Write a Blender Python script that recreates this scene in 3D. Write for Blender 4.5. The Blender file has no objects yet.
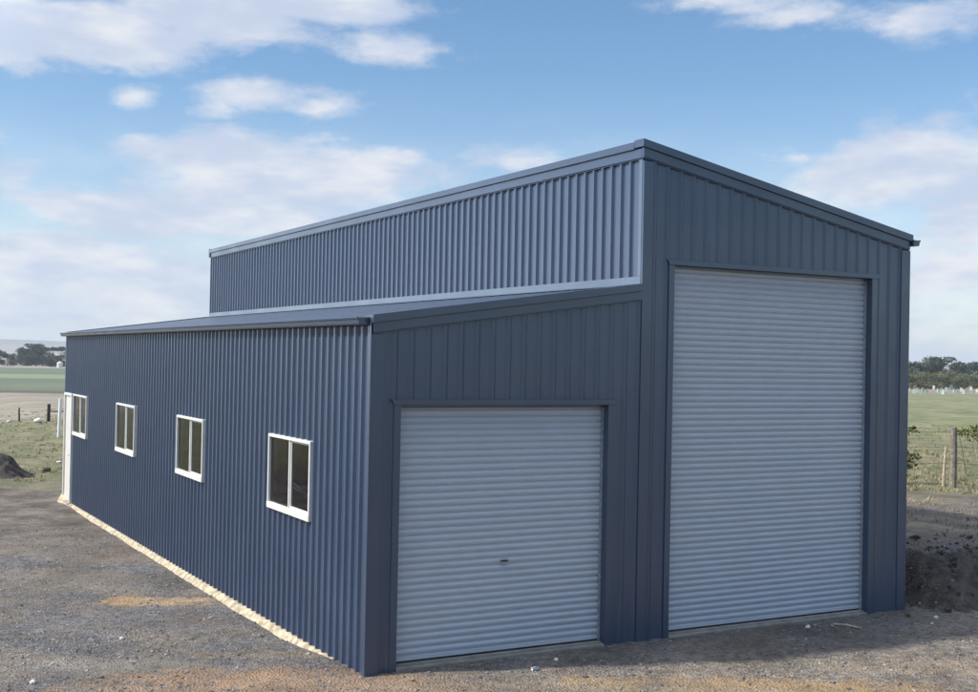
import bpy, math, random
import numpy as np
from mathutils import Vector, noise
R = math.radians
random.seed(7); rng = np.random.default_rng(7)
scene = bpy.context.scene
col = scene.collection

# ---------------------------------------------------------------- measurements
W1, W2, L = 3.503, 4.48, 18.664
T = W1 + W2
H1, H2, H3, H4 = 3.60, 4.095, 5.77, 4.94        # wall heights under the flashings
CAM = Vector((-5.0236, -11.6562, 3.3219)); YAW, PITCH, ROLL, F = .5042, .0103, .0196, 1191.4
SX0, SX1, SH = .3286, 3.0121, 2.80
BX0, BX1, BH = 3.951, 7.2949, 4.5026

def cam_axes():
    f = Vector((math.sin(YAW)*math.cos(PITCH), math.cos(YAW)*math.cos(PITCH), math.sin(PITCH)))
    r = Vector((math.cos(YAW), -math.sin(YAW), 0)); u = r.cross(f)
    c, s = math.cos(ROLL), math.sin(ROLL)
    return r*c + u*s, u*c - r*s, f
AX = cam_axes()
def ray(px, py):
    return (AX[2] + AX[0]*((px-489)/F) - AX[1]*((py-346)/F)).normalized()

def sstep(a, b, x):
    t = max(0., min(1., (x-a)/(b-a))); return t*t*(3-2*t)

def height(x, y, fine=True):
    dx, dy = x-CAM.x, y-CAM.y
    r = math.hypot(dx, dy)
    h = -.036
    hl = -.07 - .0113*max(0, min(y, 30)) - .075*sstep(.6, 2.5, y)*(1-.55*sstep(15.5, 18.5, y))
    h += (hl - h)*sstep(.6, -.05, x)*sstep(-1.2, .3, y)
    if y > L: h += (hl-h)*sstep(L, L+2, y)*sstep(T, 2, x)
    # natural ground left higher on the right, cut down to the level of the pad
    n0 = noise.noise(Vector((x*.6, y*.6, 3.)))*.5
    e = min((y + .55 + n0*.7)/1.15, (x-(T+.25)+n0*.5)/.9)
    bank = sstep(0, 1, e)*.66*sstep(60, 25, r)
    h += bank
    if r > 60: h -= .0066*(min(r, 760)-60)
    if fine and r < 90:
        yard = 1-sstep(27, 33, dx*math.sin(YAW)+dy*math.cos(YAW))
        k = 1.0 if r < 50 else sstep(90, 50, r)
        a = .012 + .035*(1-yard)
        near = min(1, max(0, (abs(x-T/2)-T/2)/.8, -y/.8, (y-L)/.8))
        h += k*near*(noise.noise(Vector((x*1.1, y*1.1, 0)))*a*1.6 + noise.noise(Vector((x*4, y*4, 5)))*a*.7)
        b2 = max(0, 1-abs(bank-.33)/.33)
        h += b2*(noise.noise(Vector((x*2.3, y*2.3, 9)))*.16 + noise.noise(Vector((x*6, y*6, 1)))*.07)
    return h

def ground_at(px, py):
    d = ray(px, py); t = 5.
    while t < 3000:
        p = CAM + d*t
        if p.z < height(p.x, p.y, False): break
        t += .04 + t*.0015
    p = CAM + d*t
    return Vector((p.x, p.y, height(p.x, p.y)))

# ---------------------------------------------------------------- materials
class NT:
    def __init__(s, nt): s.nt = nt; s.n = nt.nodes; s.l = nt.links
    def new(s, t, **k):
        nd = s.n.new(t)
        for a, b in k.items(): setattr(nd, a, b)
        return nd
    def put(s, sock, v):
        if isinstance(v, bpy.types.NodeSocket): s.l.new(v, sock)
        elif v is not None:
            if hasattr(sock.default_value, '__len__') and isinstance(v, (tuple, list)) and len(v) == 3 and len(sock.default_value) == 4: v = (*v, 1)
            sock.default_value = v
    def math(s, op, a, b=None, c=None, clamp=False):
        nd = s.new('ShaderNodeMath', operation=op, use_clamp=clamp)
        s.put(nd.inputs[0], a); s.put(nd.inputs[1], b); s.put(nd.inputs[2], c)
        return nd.outputs[0]
    def vmath(s, op, a, b=None):
        nd = s.new('ShaderNodeVectorMath', operation=op)
        s.put(nd.inputs[0], a)
        if b is not None: s.put(nd.inputs[1], b)
        return nd.outputs['Value'] if op in ('LENGTH', 'DOT_PRODUCT', 'DISTANCE') else nd.outputs[0]
    def comb(s, x, y, z):
        nd = s.new('ShaderNodeCombineXYZ')
        for i, v in enumerate((x, y, z)): s.put(nd.inputs[i], v)
        return nd.outputs[0]
    def mix(s, f, a, b, blend='MIX'):
        nd = s.new('ShaderNodeMix', data_type='RGBA', blend_type=blend)
        s.put(nd.inputs[0], f); s.put(nd.inputs[6], a); s.put(nd.inputs[7], b)
        return nd.outputs[2]
    def noise(s, vec, scale, detail=4, rough=.55, dist=0, typ=None):
        nd = s.new('ShaderNodeTexNoise')
        s.put(nd.inputs['Vector'], vec); nd.inputs['Scale'].default_value = scale
        nd.inputs['Detail'].default_value = detail; nd.inputs['Roughness'].default_value = rough
        nd.inputs['Distortion'].default_value = dist
        return nd.outputs[0]
    def ramp(s, v, a, b, lo=0., hi=1., smooth=True):
        nd = s.new('ShaderNodeMapRange', interpolation_type='SMOOTHSTEP' if smooth else 'LINEAR')
        s.put(nd.inputs[0], v); nd.inputs[1].default_value = a; nd.inputs[2].default_value = b
        nd.inputs[3].default_value = lo; nd.inputs[4].default_value = hi
        return nd.outputs[0]

def newmat(name):
    m = bpy.data.materials.new(name); m.use_nodes = True
    N = NT(m.node_tree); b = N.n['Principled BSDF']
    return m, N, b

def simple(name, c, rough=.6, metal=0., var=.15, scale=8, bump=0., bscale=60, spec=.5, dust=0.):
    m, N, b = newmat(name)
    geo = N.new('ShaderNodeNewGeometry'); pos = geo.outputs['Position']
    n = N.noise(pos, scale, 5, .6)
    lo = tuple(x*(1-var) for x in c); hi = tuple(min(1, x*(1+var)) for x in c)
    cc = N.mix(N.ramp(n, .3, .7), lo, hi)
    if dust:
        sep = N.new('ShaderNodeSeparateXYZ'); N.l.new(pos, sep.inputs[0])
        d = N.math('MULTIPLY', N.ramp(sep.outputs[2], -.3, .75, 1, 0), N.ramp(N.noise(pos, 3.5, 6, .7), .35, .75))
        streak = N.noise(N.vmath('MULTIPLY', pos, (9, 9, .5)), 1.2, 4, .6)
        d = N.math('ADD', N.math('MULTIPLY', d, dust), N.math('MULTIPLY', N.ramp(streak, .5, .8), dust*.22))
        cc = N.mix(d, cc, (.30, .25, .19))
    N.put(b.inputs['Base Color'], cc)
    N.put(b.inputs['Roughness'], N.ramp(N.noise(pos, scale*.7, 4), .3, .7, max(.05, rough-.08), min(1, rough+.1)))
    b.inputs['Metallic'].default_value = metal
    b.inputs['Specular IOR Level'].default_value = spec
    if bump:
        bp = N.new('ShaderNodeBump'); bp.inputs['Strength'].default_value = 1; bp.inputs['Distance'].default_value = bump
        N.l.new(N.noise(pos, bscale, 5, .7), bp.inputs['Height']); N.l.new(bp.outputs[0], b.inputs['Normal'])
    return m

def attrmat(name, lo, hi, rough=.8, spec=.2, trans=0.):
    """colour runs from lo to hi with the mesh attribute 'tint'"""
    m, N, b = newmat(name)
    a = N.new('ShaderNodeAttribute', attribute_name='tint')
    N.put(b.inputs['Base Color'], N.mix(a.outputs['Fac'], lo, hi))
    b.inputs['Roughness'].default_value = rough; b.inputs['Specular IOR Level'].default_value = spec
    return m

M = {}
M['blue'] = simple('blue_painted_steel', (.025, .047, .095), .48, 0, .04, 1.5, .010, 1.6, .6, 0)
M['flash'] = simple('blue_flashing_steel', (.021, .041, .084), .46, 0, .04, 1.5, .006, 2.0, .6, 0)
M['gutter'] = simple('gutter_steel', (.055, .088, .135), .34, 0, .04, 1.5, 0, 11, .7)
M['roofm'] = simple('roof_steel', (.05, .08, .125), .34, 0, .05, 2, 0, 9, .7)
M['shutter'] = simple('pale_shutter_steel', (.46, .49, .54), .42, 0, .02, 3, 0, 13, .5, .06)
M['white'] = simple('cream_white_frame', (.60, .595, .55), .4, 0, .05, 8, spec=.4)
M['doorw'] = simple('cream_door_paint', (.55, .52, .47), .5, 0, .06, 4)
for k_ in ('blue', 'flash', 'gutter', 'roofm'):
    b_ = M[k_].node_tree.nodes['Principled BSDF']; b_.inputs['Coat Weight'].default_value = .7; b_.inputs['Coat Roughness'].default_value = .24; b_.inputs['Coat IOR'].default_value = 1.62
M['rubber'] = simple('dark_rubber', (.02, .02, .022), .8)
M['zinc'] = simple('galvanised_steel', (.42, .44, .46), .4, .6, .2, 20)
M['concrete'] = simple('pale_concrete', (.25, .23, .20), .9, 0, .2, 5, .004, 40)
M['sand'] = simple('cream_mortar_sand', (.41, .345, .24), .95, 0, .42, 9, .012, 45, .2)
M['wood'] = simple('weathered_wood', (.22, .19, .155), .9, 0, .35, 14, .006, 35, .2)
M['darkwood'] = simple('dark_timber', (.05, .045, .045), .9, 0, .3, 14, .005, 35, .2)
M['stake'] = simple('bleached_stake_wood', (.42, .36, .25), .9, 0, .25, 14, .004, 35, .2)
M['wire'] = simple('rusted_fence_wire', (.26, .23, .18), .6, .5, .2, 9)
M['pvc'] = simple('white_plastic_post', (.78, .80, .82), .45, 0, .04, 5)
M['rock'] = simple('white_rock', (.66, .64, .60), .85, 0, .2, 9, .01, 25)
M['soil'] = simple('dark_dug_soil', (.075, .064, .056), 1., 0, .5, 5, .03, 14, .15)
M['bark'] = simple('grey_bark', (.10, .08, .065), .95, 0, .3, 4, .02, 12, .2)
M['interior'] = simple('inner_lining', (.12, .12, .13), .8)
M['tarp'] = simple('pale_blue_plastic', (.62, .76, .88), .35, 0, .05, 5)
M['bucketm'] = simple('white_bucket_plastic', (.75, .80, .84), .4)
M['guard1'] = simple('pale_green_guard_plastic', (.33, .40, .36), .6)
M['guard2'] = simple('cream_guard_plastic', (.48, .44, .38), .6)
M['tank'] = simple('pale_tank', (.62, .62, .60), .6)
M['twig'] = simple('dry_twig', (.12, .09, .06), .9)
M['grass'] = attrmat('grass_blades', (.11, .12, .05), (.40, .33, .20), .85)
M['weed'] = attrmat('weed_leaves', (.045, .06, .022), (.12, .135, .055), .8)
M['vine'] = attrmat('vine_leaves', (.09, .13, .03), (.22, .23, .07), .8)
M['leafA'] = attrmat('dark_grey_green_leaves', (.018, .030, .016), (.075, .10, .055), .75)
M['leafB'] = attrmat('olive_leaves', (.06, .072, .028), (.21, .21, .09), .75)
M['stone'] = attrmat('gravel_stones', (.07, .07, .075), (.36, .33, .30), .85)

def glass():
    m, N, b = newmat('window_glass')
    N.n.remove(b); out = N.n['Material Output']
    t = N.new('ShaderNodeBsdfTransparent'); t.inputs[0].default_value = (.36, .42, .46, 1)
    g = N.new('ShaderNodeBsdfGlossy'); g.inputs['Roughness'].default_value = .03
    geo = N.new('ShaderNodeNewGeometry')
    bp = N.new('ShaderNodeBump'); bp.inputs['Distance'].default_value = .002
    N.l.new(N.noise(geo.outputs['Position'], 3, 1), bp.inputs['Height']); N.l.new(bp.outputs[0], g.inputs['Normal'])
    fr = N.new('ShaderNodeFresnel'); fr.inputs[0].default_value = 1.6
    mx = N.new('ShaderNodeMixShader')
    N.put(mx.inputs[0], N.math('MULTIPLY', fr.outputs[0], 1.0, clamp=True))
    N.l.new(t.outputs[0], mx.inputs[1]); N.l.new(g.outputs[0], mx.inputs[2]); N.l.new(mx.outputs[0], out.inputs[0])
    return m
M['glass'] = glass()

def ground_mat():
    m, N, b = newmat('yard_and_paddock_soil')
    geo = N.new('ShaderNodeNewGeometry'); pos = geo.outputs['Position']
    sep = N.new('ShaderNodeSeparateXYZ'); N.l.new(pos, sep.inputs[0]); X, Y = sep.outputs[0], sep.outputs[1]
    rel = N.vmath('SUBTRACT', pos, tuple(CAM))
    V = N.vmath('DOT_PRODUCT', rel, (math.sin(YAW), math.cos(YAW), 0))     # distance out into the fields
    U = N.vmath('DOT_PRODUCT', rel, (math.cos(YAW), -math.sin(YAW), 0))
    big = N.noise(pos, .35, 5, .6); med = N.noise(pos, 1.3, 6, .62); fin = N.noise(pos, 14, 5, .7); vf = N.noise(pos, 55, 3, .7)
    vor = N.new('ShaderNodeTexVoronoi'); vor.inputs['Scale'].default_value = 38; N.l.new(pos, vor.inputs['Vector'])
    vg = N.new('ShaderNodeSeparateColor'); N.l.new(vor.outputs['Color'], vg.inputs[0])
    # gravel yard: blue-grey stone over brown dirt
    g1 = N.mix(N.ramp(vg.outputs[0], .05, .95, 0, 1, False), (.066, .066, .069), (.235, .222, .214))
    dirt = N.mix(N.ramp(fin, .3, .7), (.14, .11, .08), (.31, .25, .18))
    f = N.math('ADD', N.math('MULTIPLY', med, .75), N.math('MULTIPLY', big, .5))
    yard = N.mix(N.ramp(f, .50, .72), g1, N.mix(.55, g1, dirt))
    # warmer bare earth in front of the shed, painted paler to lift the shadow
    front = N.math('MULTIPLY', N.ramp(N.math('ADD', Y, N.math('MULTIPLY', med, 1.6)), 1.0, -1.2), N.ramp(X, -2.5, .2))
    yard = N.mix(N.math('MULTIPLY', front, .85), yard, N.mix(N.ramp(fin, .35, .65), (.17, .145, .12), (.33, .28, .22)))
    pn = N.math('MULTIPLY', N.math('SUBTRACT', N.noise(pos, 2.2, 8, .75), .5), 6.5)
    def patch(cx, cy, rx, ry, rot, wob=.9):
        p = N.vmath('SUBTRACT', pos, (cx, cy, 0))
        c, s = math.cos(rot), math.sin(rot)
        a = N.math('DIVIDE', N.vmath('DOT_PRODUCT', p, (c, s, 0)), rx)
        d = N.math('DIVIDE', N.vmath('DOT_PRODUCT', p, (-s, c, 0)), ry)
        q = N.math('ADD', N.math('MULTIPLY', a, a), N.math('MULTIPLY', d, d))
        q = N.math('ADD', q, pn)
        return N.ramp(q, 1.4, .1)
    for px, py, rx, ry, k, c in PATCHES:
        g = ground_at(px, py)
        yard = N.mix(N.math('MULTIPLY', patch(g.x, g.y, rx, ry, -YAW), min(1, k*1.2)), yard, c)
    # wheel tracks, pale and compacted, running along the shed
    tw = N.math('ADD', X, N.math('MULTIPLY', N.noise(pos, .25, 2), 1.6))
    for tx in (-3.1, -4.7):
        d = N.math('ABSOLUTE', N.math('SUBTRACT', tw, tx+.8))
        k = N.math('MULTIPLY', N.ramp(d, .35, .05), N.ramp(med, .35, .65))
        yard = N.mix(N.math('MULTIPLY', k, .35), yard, (.25, .215, .165))
    # bare scraped earth towards the paddock edge
    vn = N.math('ADD', V, N.math('MULTIPLY', N.math('SUBTRACT', N.noise(pos, .5, 5, .65), .5), 7))
    leftish = N.ramp(U, 2, -2)
    bare = N.mix(N.ramp(N.noise(pos, 1.0, 6, .7), .35, .65), (.10, .085, .075), (.235, .195, .155))
    yard = N.mix(N.math('MULTIPLY', N.ramp(vn, 19, 25), .85), yard, bare)
    tone = N.math('MULTIPLY', N.ramp(N.noise(pos, .8, 7, .7), .32, .68, .68, 1.1), N.ramp(N.noise(pos, 7, 4, .6), .3, .7, .86, 1.12))
    yard = N.vmath('MULTIPLY', yard, N.comb(tone, tone, tone))
    # dug bank
    gn = N.new('ShaderNodeSeparateXYZ'); N.l.new(geo.outputs['True Normal'], gn.inputs[0])
    right = N.math('MULTIPLY', N.ramp(X, T+.2, T+.4), N.ramp(V, 23, 20))
    soil = N.mix(N.ramp(N.noise(pos, 4, 6, .7), .3, .7), (.034, .029, .027), (.12, .10, .085))
    bankm = N.math('MULTIPLY', right, N.ramp(gn.outputs[2], .985, .955))
    # paddock grass (dry/olive) by distance
    gcol = N.mix(N.ramp(N.noise(pos, 1.7, 8, .72), .33, .66), (.13, .135, .065), (.27, .235, .15))
    gcol = N.mix(N.math('MULTIPLY', N.ramp(N.noise(pos, .28, 5, .6), .48, .62), .6), gcol, (.13, .15, .07))
    gcol = N.mix(N.ramp(vf, .45, .75, 0, .5), gcol, (.09, .085, .055))
    edge = N.ramp(N.math('ADD', vn, N.math('MULTIPLY', N.math('SUBTRACT', 1, leftish), 6.5)), 29.5, 34)
    # bare dug plateau edge on the right
    plateau = N.mix(N.ramp(med, .35, .65), (.12, .10, .08), (.29, .24, .18))
    yard = N.mix(N.math('MULTIPLY', right, N.math('MULTIPLY', N.ramp(Y, 1.0, 2.0), .85)), yard, plateau)
    colr = N.mix(edge, yard, gcol)
    colr = N.mix(N.math('MULTIPLY', bankm, .95), colr, soil)
    wv = N.math('ADD', V, N.math('MULTIPLY', N.math('SUBTRACT', N.noise(pos, .03, 4, .6), .5), 12))
    # left fields: tan stubble, green crop strips, pale headland
    st = N.mix(N.ramp(N.noise(N.vmath('MULTIPLY', pos, (.12, .35, 1)), 1, 6, .7), .35, .65), (.215, .19, .145), (.29, .255, .20))
    gr1 = N.mix(N.ramp(N.noise(N.vmath('MULTIPLY', pos, (.03, .12, 1)), 1, 6, .7), .35, .65), (.095, .115, .075), (.155, .172, .115))
    lf = N.mix(N.ramp(wv, 60, 66), gcol, st)
    lf = N.mix(N.ramp(wv, 99, 103), lf, (.10, .095, .075))
    lf = N.mix(N.ramp(wv, 104, 110), lf, gr1)
    lf = N.mix(N.ramp(wv, 165, 180), lf, (.19, .22, .14))
    lf = N.mix(N.ramp(wv, 205, 225), lf, gr1)
    lf = N.mix(N.ramp(wv, 330, 380), lf, (.30, .27, .21))
    # right: green-brown pasture, a strip of bare ground before the belt
    pa = N.mix(N.ramp(N.noise(N.vmath('MULTIPLY', pos, (.35, .5, 1)), 1, 8, .78), .36, .64), (.10, .125, .055), (.25, .235, .135))
    rf = N.mix(N.ramp(wv, 38, 62), gcol, pa)
    rf = N.mix(N.ramp(V, 188, 205), rf, (.215, .195, .155))
    fields = N.mix(leftish, rf, lf)
    colr = N.mix(N.ramp(V, 38, 58), colr, fields)
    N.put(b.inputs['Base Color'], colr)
    b.inputs['Roughness'].default_value = .95; b.inputs['Specular IOR Level'].default_value = .15
    bp = N.new('ShaderNodeBump'); bp.inputs['Distance'].default_value = .03
    hgt = N.math('ADD', N.math('MULTIPLY', fin, .9), N.math('ADD', N.math('MULTIPLY', vor.outputs['Distance'], .9), N.math('MULTIPLY', N.noise(pos, 5, 5, .6), 1.6)))
    N.l.new(hgt, bp.inputs['Height']); N.put(bp.inputs['Strength'], N.ramp(V, 20, 120, .9, .15)); N.l.new(bp.outputs[0], b.inputs['Normal'])
    return m

# ---------------------------------------------------------------- mesh builder and tagging
class MB:
    def __init__(s): s.v = []; s.f = []; s.t = []
    def add(s, vs, fs, t=None):
        o = len(s.v); s.v += [tuple(v) for v in vs]; s.f += [tuple(i+o for i in f) for f in fs]
        if t is not None: s.t += [t]*len(fs)
        return s
    def box(s, x0, x1, y0, y1, z0, z1):
        return s.add([(x0,y0,z0),(x1,y0,z0),(x1,y1,z0),(x0,y1,z0),(x0,y0,z1),(x1,y0,z1),(x1,y1,z1),(x0,y1,z1)],
              [(0,3,2,1),(4,5,6,7),(0,1,5,4),(1,2,6,5),(2,3,7,6),(3,0,4,7)])
    def prism(s, poly, A, B, fn):
        """poly: 2D points; fn(p, t) -> 3D point; t in (A, B)"""
        n = len(poly)
        vs = [fn(p, A) for p in poly]+[fn(p, B) for p in poly]
        fs = [tuple(range(n-1, -1, -1)), tuple(range(n, 2*n))]+[(i, (i+1) % n, n+(i+1) % n, n+i) for i in range(n)]
        return s.add(vs, fs)
    def tube(s, pts, rad, n=8, cap=True):
        pts = [Vector(p) for p in pts]
        rad = rad if isinstance(rad, (list, tuple)) else [rad]*len(pts)
        vs = []; fs = []
        for i, p in enumerate(pts):
            d = (pts[min(i+1, len(pts)-1)]-pts[max(i-1, 0)]).normalized()
            a = d.cross(Vector((0, 0, 1)) if abs(d.z) < .9 else Vector((1, 0, 0))).normalized(); b = d.cross(a)
            for k in range(n):
                an = 2*math.pi*k/n; vs.append(p+(a*math.cos(an)+b*math.sin(an))*rad[i])
        for i in range(len(pts)-1):
            for k in range(n): fs.append((i*n+k, i*n+(k+1) % n, (i+1)*n+(k+1) % n, (i+1)*n+k))
        if cap: fs += [tuple(range(n-1, -1, -1)), tuple(range((len(pts)-1)*n, len(pts)*n))]
        return s.add(vs, fs)
    def build(s, name, mat, parent=None, smooth=False, bevel=0., recalc=True):
        me = bpy.data.meshes.new(name); me.from_pydata(s.v, [], s.f); me.validate()
        if recalc:
            import bmesh
            bm = bmesh.new(); bm.from_mesh(me); bmesh.ops.recalc_face_normals(bm, faces=bm.faces); bm.to_mesh(me); bm.free()
        if s.t and len(s.t) == len(me.polygons):
            a = me.attributes.new('tint', 'FLOAT', 'FACE'); a.data.foreach_set('value', s.t)
        me.materials.append(M[mat] if isinstance(mat, str) else mat)
        if smooth: me.polygons.foreach_set('use_smooth', [True]*len(me.polygons))
        o = bpy.data.objects.new(name, me); col.objects.link(o)
        if parent: o.parent = parent
        if bevel:
            b = o.modifiers.new('bevel', 'BEVEL'); b.width = bevel; b.segments = 2; b.limit_method = 'ANGLE'
        return o

def tag(o, label=None, cat=None, group=None, kind=None):
    for k, v in (('label', label), ('category', cat), ('group', group), ('kind', kind)):
        if v: o[k] = v
    return o
def empty(name, loc=(0, 0, 0), rz=0.):
    o = bpy.data.objects.new(name, None); col.objects.link(o); o.location = loc; o.rotation_euler = (0, 0, rz)
    o.empty_display_size = .2
    return o
def copy_tree(o, parent=None):
    c = o.copy(); col.objects.link(c); c.parent = parent
    for ch in [q for q in bpy.data.objects if q.parent == o]: copy_tree(ch, c)
    return c

# ---------------------------------------------------------------- ground
PATCHES = [   # photo position of each soil patch, its size on the ground and its own colour
    (143, 603, .75, .35, .75, (.40, .27, .15)), (175, 600, .6, .18, .6, (.42, .31, .19)),
    (250, 686, 1.7, .75, .9, (.27, .175, .11)), (335, 688, 1.5, .6, .75, (.29, .20, .13)), (170, 692, 1.2, .45, .6, (.28, .20, .13)), (120, 560, .9, .5, .4, (.25, .19, .13)), (400, 692, 1.3, .4, .6, (.27, .19, .13)),
    (110, 665, 1.0, .5, .45, (.27, .245, .20)), (60, 580, 1.1, 1.2, .30, (.24, .21, .16)), (70, 545, .8, 1.8, .35, (.23, .20, .155)),
    (300, 655, 1.2, .25, .6, (.24, .19, .13)), (760, 688, 2.2, .38, .8, (.34, .235, .13)), (930, 668, 1.3, .35, .55, (.30, .24, .17)),
    (650, 690, 1.8, .25, .45, (.30, .24, .16)), (480, 688, 1.4, .2, .45, (.26, .20, .14)), (800, 640, 2.2, .55, .35, (.13, .12, .105)), (150, 540, .8, 1.4, .4, (.20, .16, .125)),
    (40, 505, 2.6, 1.6, .45, (.16, .13, .11)), (205, 545, .6, 1.0, .4, (.20, .155, .11)),
]
GM = ground_mat()
angs = list(np.arange(-180, -36, 3.))+list(np.arange(-36, 36, .3))+list(np.arange(36, 180, 3.))
rs = [1.5, 4, 6.5]+list(np.arange(8, 46, .16)); r = rs[-1]
while r < 3300: r *= 1.022; rs.append(r)
verts = []; faces = []; na = len(angs)
verts.append((CAM.x, CAM.y, height(CAM.x, CAM.y)))
for r in rs:
    for a in angs:
        t = YAW + R(a); x = CAM.x+r*math.sin(t); y = CAM.y+r*math.cos(t)
        verts.append((x, y, height(x, y)))
yardf = []; fieldf = []
for k in range(na): yardf.append((0, 1+k, 1+(k+1) % na))
for i in range(len(rs)-1):
    for k in range(na):
        q = (1+i*na+k, 1+(i+1)*na+k, 1+(i+1)*na+(k+1) % na, 1+i*na+(k+1) % na)
        am = R(angs[k]); rr = rs[i]
        lim = 31 if angs[k] < 0 else 26
        (yardf if rr*math.cos(am) < lim else fieldf).append(q)
def ground_obj(name, fs):
    used = sorted({i for f in fs for i in f}); mp = {v: i for i, v in enumerate(used)}
    b = MB(); b.v = [verts[i] for i in used]; b.f = [tuple(mp[i] for i in reversed(f)) for f in fs]
    return tag(b.build(name, GM, smooth=True, recalc=False), kind='structure')
ground_obj('gravel_yard', yardf)
ground_obj('field', fieldf)

# low hills all round the plain
hm, HN, hb = newmat('far_hill_cover')
hp = HN.new('ShaderNodeNewGeometry').outputs['Position']
HN.put(hb.inputs['Base Color'], HN.mix(HN.ramp(HN.noise(HN.vmath('MULTIPLY', hp, (.002, .002, .02)), 1, 6, .7), .4, .6), (.10, .12, .06), (.24, .21, .15)))
hb.inputs['Roughness'].default_value = 1
b = MB(); nh = 360; rings = [(2700, 0), (2850, .25), (3000, .65), (3150, .93), (3300, 1), (3600, .6), (3900, 0)]
for rr, k in rings:
    for i in range(nh):
        t = 2*math.pi*i/nh; rel = math.degrees((t-YAW+math.pi) % (2*math.pi)-math.pi)
        c = Vector((math.sin(t), math.cos(t), 0))
        hh = 16+8*noise.noise(c*2.2)+3*noise.noise(c*9)+16*math.exp(-((rel+26)/11)**2)
        b.v.append((CAM.x+rr*c.x, CAM.y+rr*c.y, -5.5+(hh+4)*k))
for j in range(len(rings)-1):
    for i in range(nh): b.f.append((j*nh+i, j*nh+(i+1) % nh, (j+1)*nh+(i+1) % nh, (j+1)*nh+i))
tag(b.build('hills', hm, smooth=True), kind='structure')

# ---------------------------------------------------------------- shed
shed = tag(empty('shed', (0, 0, 0)), 'dark blue ribbed steel shed with a tall bay and two pale roller doors', 'shed')
PITCHR = .2
PROF = (.016, .034, .033)        # rib: half width of the top, of the base, height
def prof(s, ph):
    ht, hb, hh = PROF
    d = abs((s-ph+PITCHR/2) % PITCHR-PITCHR/2)
    if d <= ht+1e-6: return hh
    if d >= hb-1e-6: return 0.
    return hh*(1-(d-ht)/(hb-ht))
def ribbed(mb, org, d, n, S0, S1, zb, zt, holes=(), ph=.1, inset=0.):
    bps = {S0, S1}
    k = math.floor(S0/PITCHR)-1
    while k*PITCHR < S1+PITCHR:
        c = ph+k*PITCHR
        for e in (-PROF[1], -PROF[0], PROF[0], PROF[1]):
            if S0 < c+e < S1: bps.add(c+e)
        k += 1
    for h in holes: bps.add(h[0]); bps.add(h[1])
    for e in [w for w in (W1,) if d == (1, 0) and S0 < w < S1]: bps.add(e)
    bps = sorted(bps)
    P = lambda s, z: (org[0]+d[0]*s+n[0]*prof(s, ph), org[1]+d[1]*s+n[1]*prof(s, ph), z)
    for a, c in zip(bps, bps[1:]):
        if c-a < 1e-5: continue
        m = (a+c)/2
        iv = [(None, None)]
        hs = sorted([(h[2], h[3]) for h in holes if h[0] <= m <= h[1]])
        lo = 'b'; segs = []
        for z0, z1 in hs: segs.append((lo, z0)); lo = z1
        segs.append((lo, 't'))
        for z0, z1 in segs:
            za, zc = (zb(a), zb(c)) if z0 == 'b' else (z0, z0)
            zA, zC = (zt(a, m), zt(c, m)) if z1 == 't' else (z1, z1)
            if zA-za < .01: continue
            mb.add([P(a, za), P(c, zc), P(c, zC), P(a, zA)], [(0, 1, 2, 3)])

zbase = lambda y: -.0707-.01131*y
zfront = lambda x: -.10
def ztop(x, m=None):
    m = x if m is None else m
    return H1+(H2-H1)*x/W1 if m < W1 else H3+(H4-H3)*(x-W1)/W2
WIN = [(1.654, 3.188), (6.293, 7.861), (10.960, 12.586), (15.745, 17.410)]
WZ0, WZ1 = 1.353, 2.299
DY0, DY1, DZ = 17.50, 18.50, 2.30

PROF = (.010, .044, .024)
b = MB()
ribbed(b, (0, 0), (1, 0), (0, -1), 0, T, zfront, ztop, [(SX0, SX1, -.3, SH), (BX0, BX1, -.3, BH)], ph=.055)
b.build('front_wall', 'blue', shed)
PROF = (.016, .034, .033)
b = MB()
wh = [(a+.03, c-.03, WZ0+.03, WZ1-.03) for a, c in WIN]+[(DY0+.03, DY1-.03, -.5, DZ-.03)]
ribbed(b, (0, 0), (0, 1), (-1, 0), 0, L, zbase, lambda s, m: H1+.05, wh, ph=.02)
b.build('side_wall', 'blue', shed)
b = MB(); ribbed(b, (W1, 0), (0, 1), (-1, 0), 0, L, lambda s: 4.0, lambda s, m: H3+.08, ph=.06)
b.build('upper_wall', 'blue', shed)
b = MB(); ribbed(b, (T, 0), (0, 1), (1, 0), 0, L, lambda s: -.08, lambda s, m: H4+.06, ph=.06)
b.build('right_wall', 'blue', shed)
b = MB(); ribbed(b, (0, L), (1, 0), (0, 1), 0, T, lambda s: -.28, ztop, ph=.06)
b.build('back_wall', 'blue', shed)
# slab
MB().box(.03, T-.03, .012, L-.03, -.45, 0).build('floor_slab', 'concrete', shed)
for xa, xc in ((SX0+.004, SX1-.004), (BX0+.004, BX1-.004)): MB().box(xa, xc, -.05, .0115, -.3, -.012).build('threshold', 'concrete', shed, bevel=.006)
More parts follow.
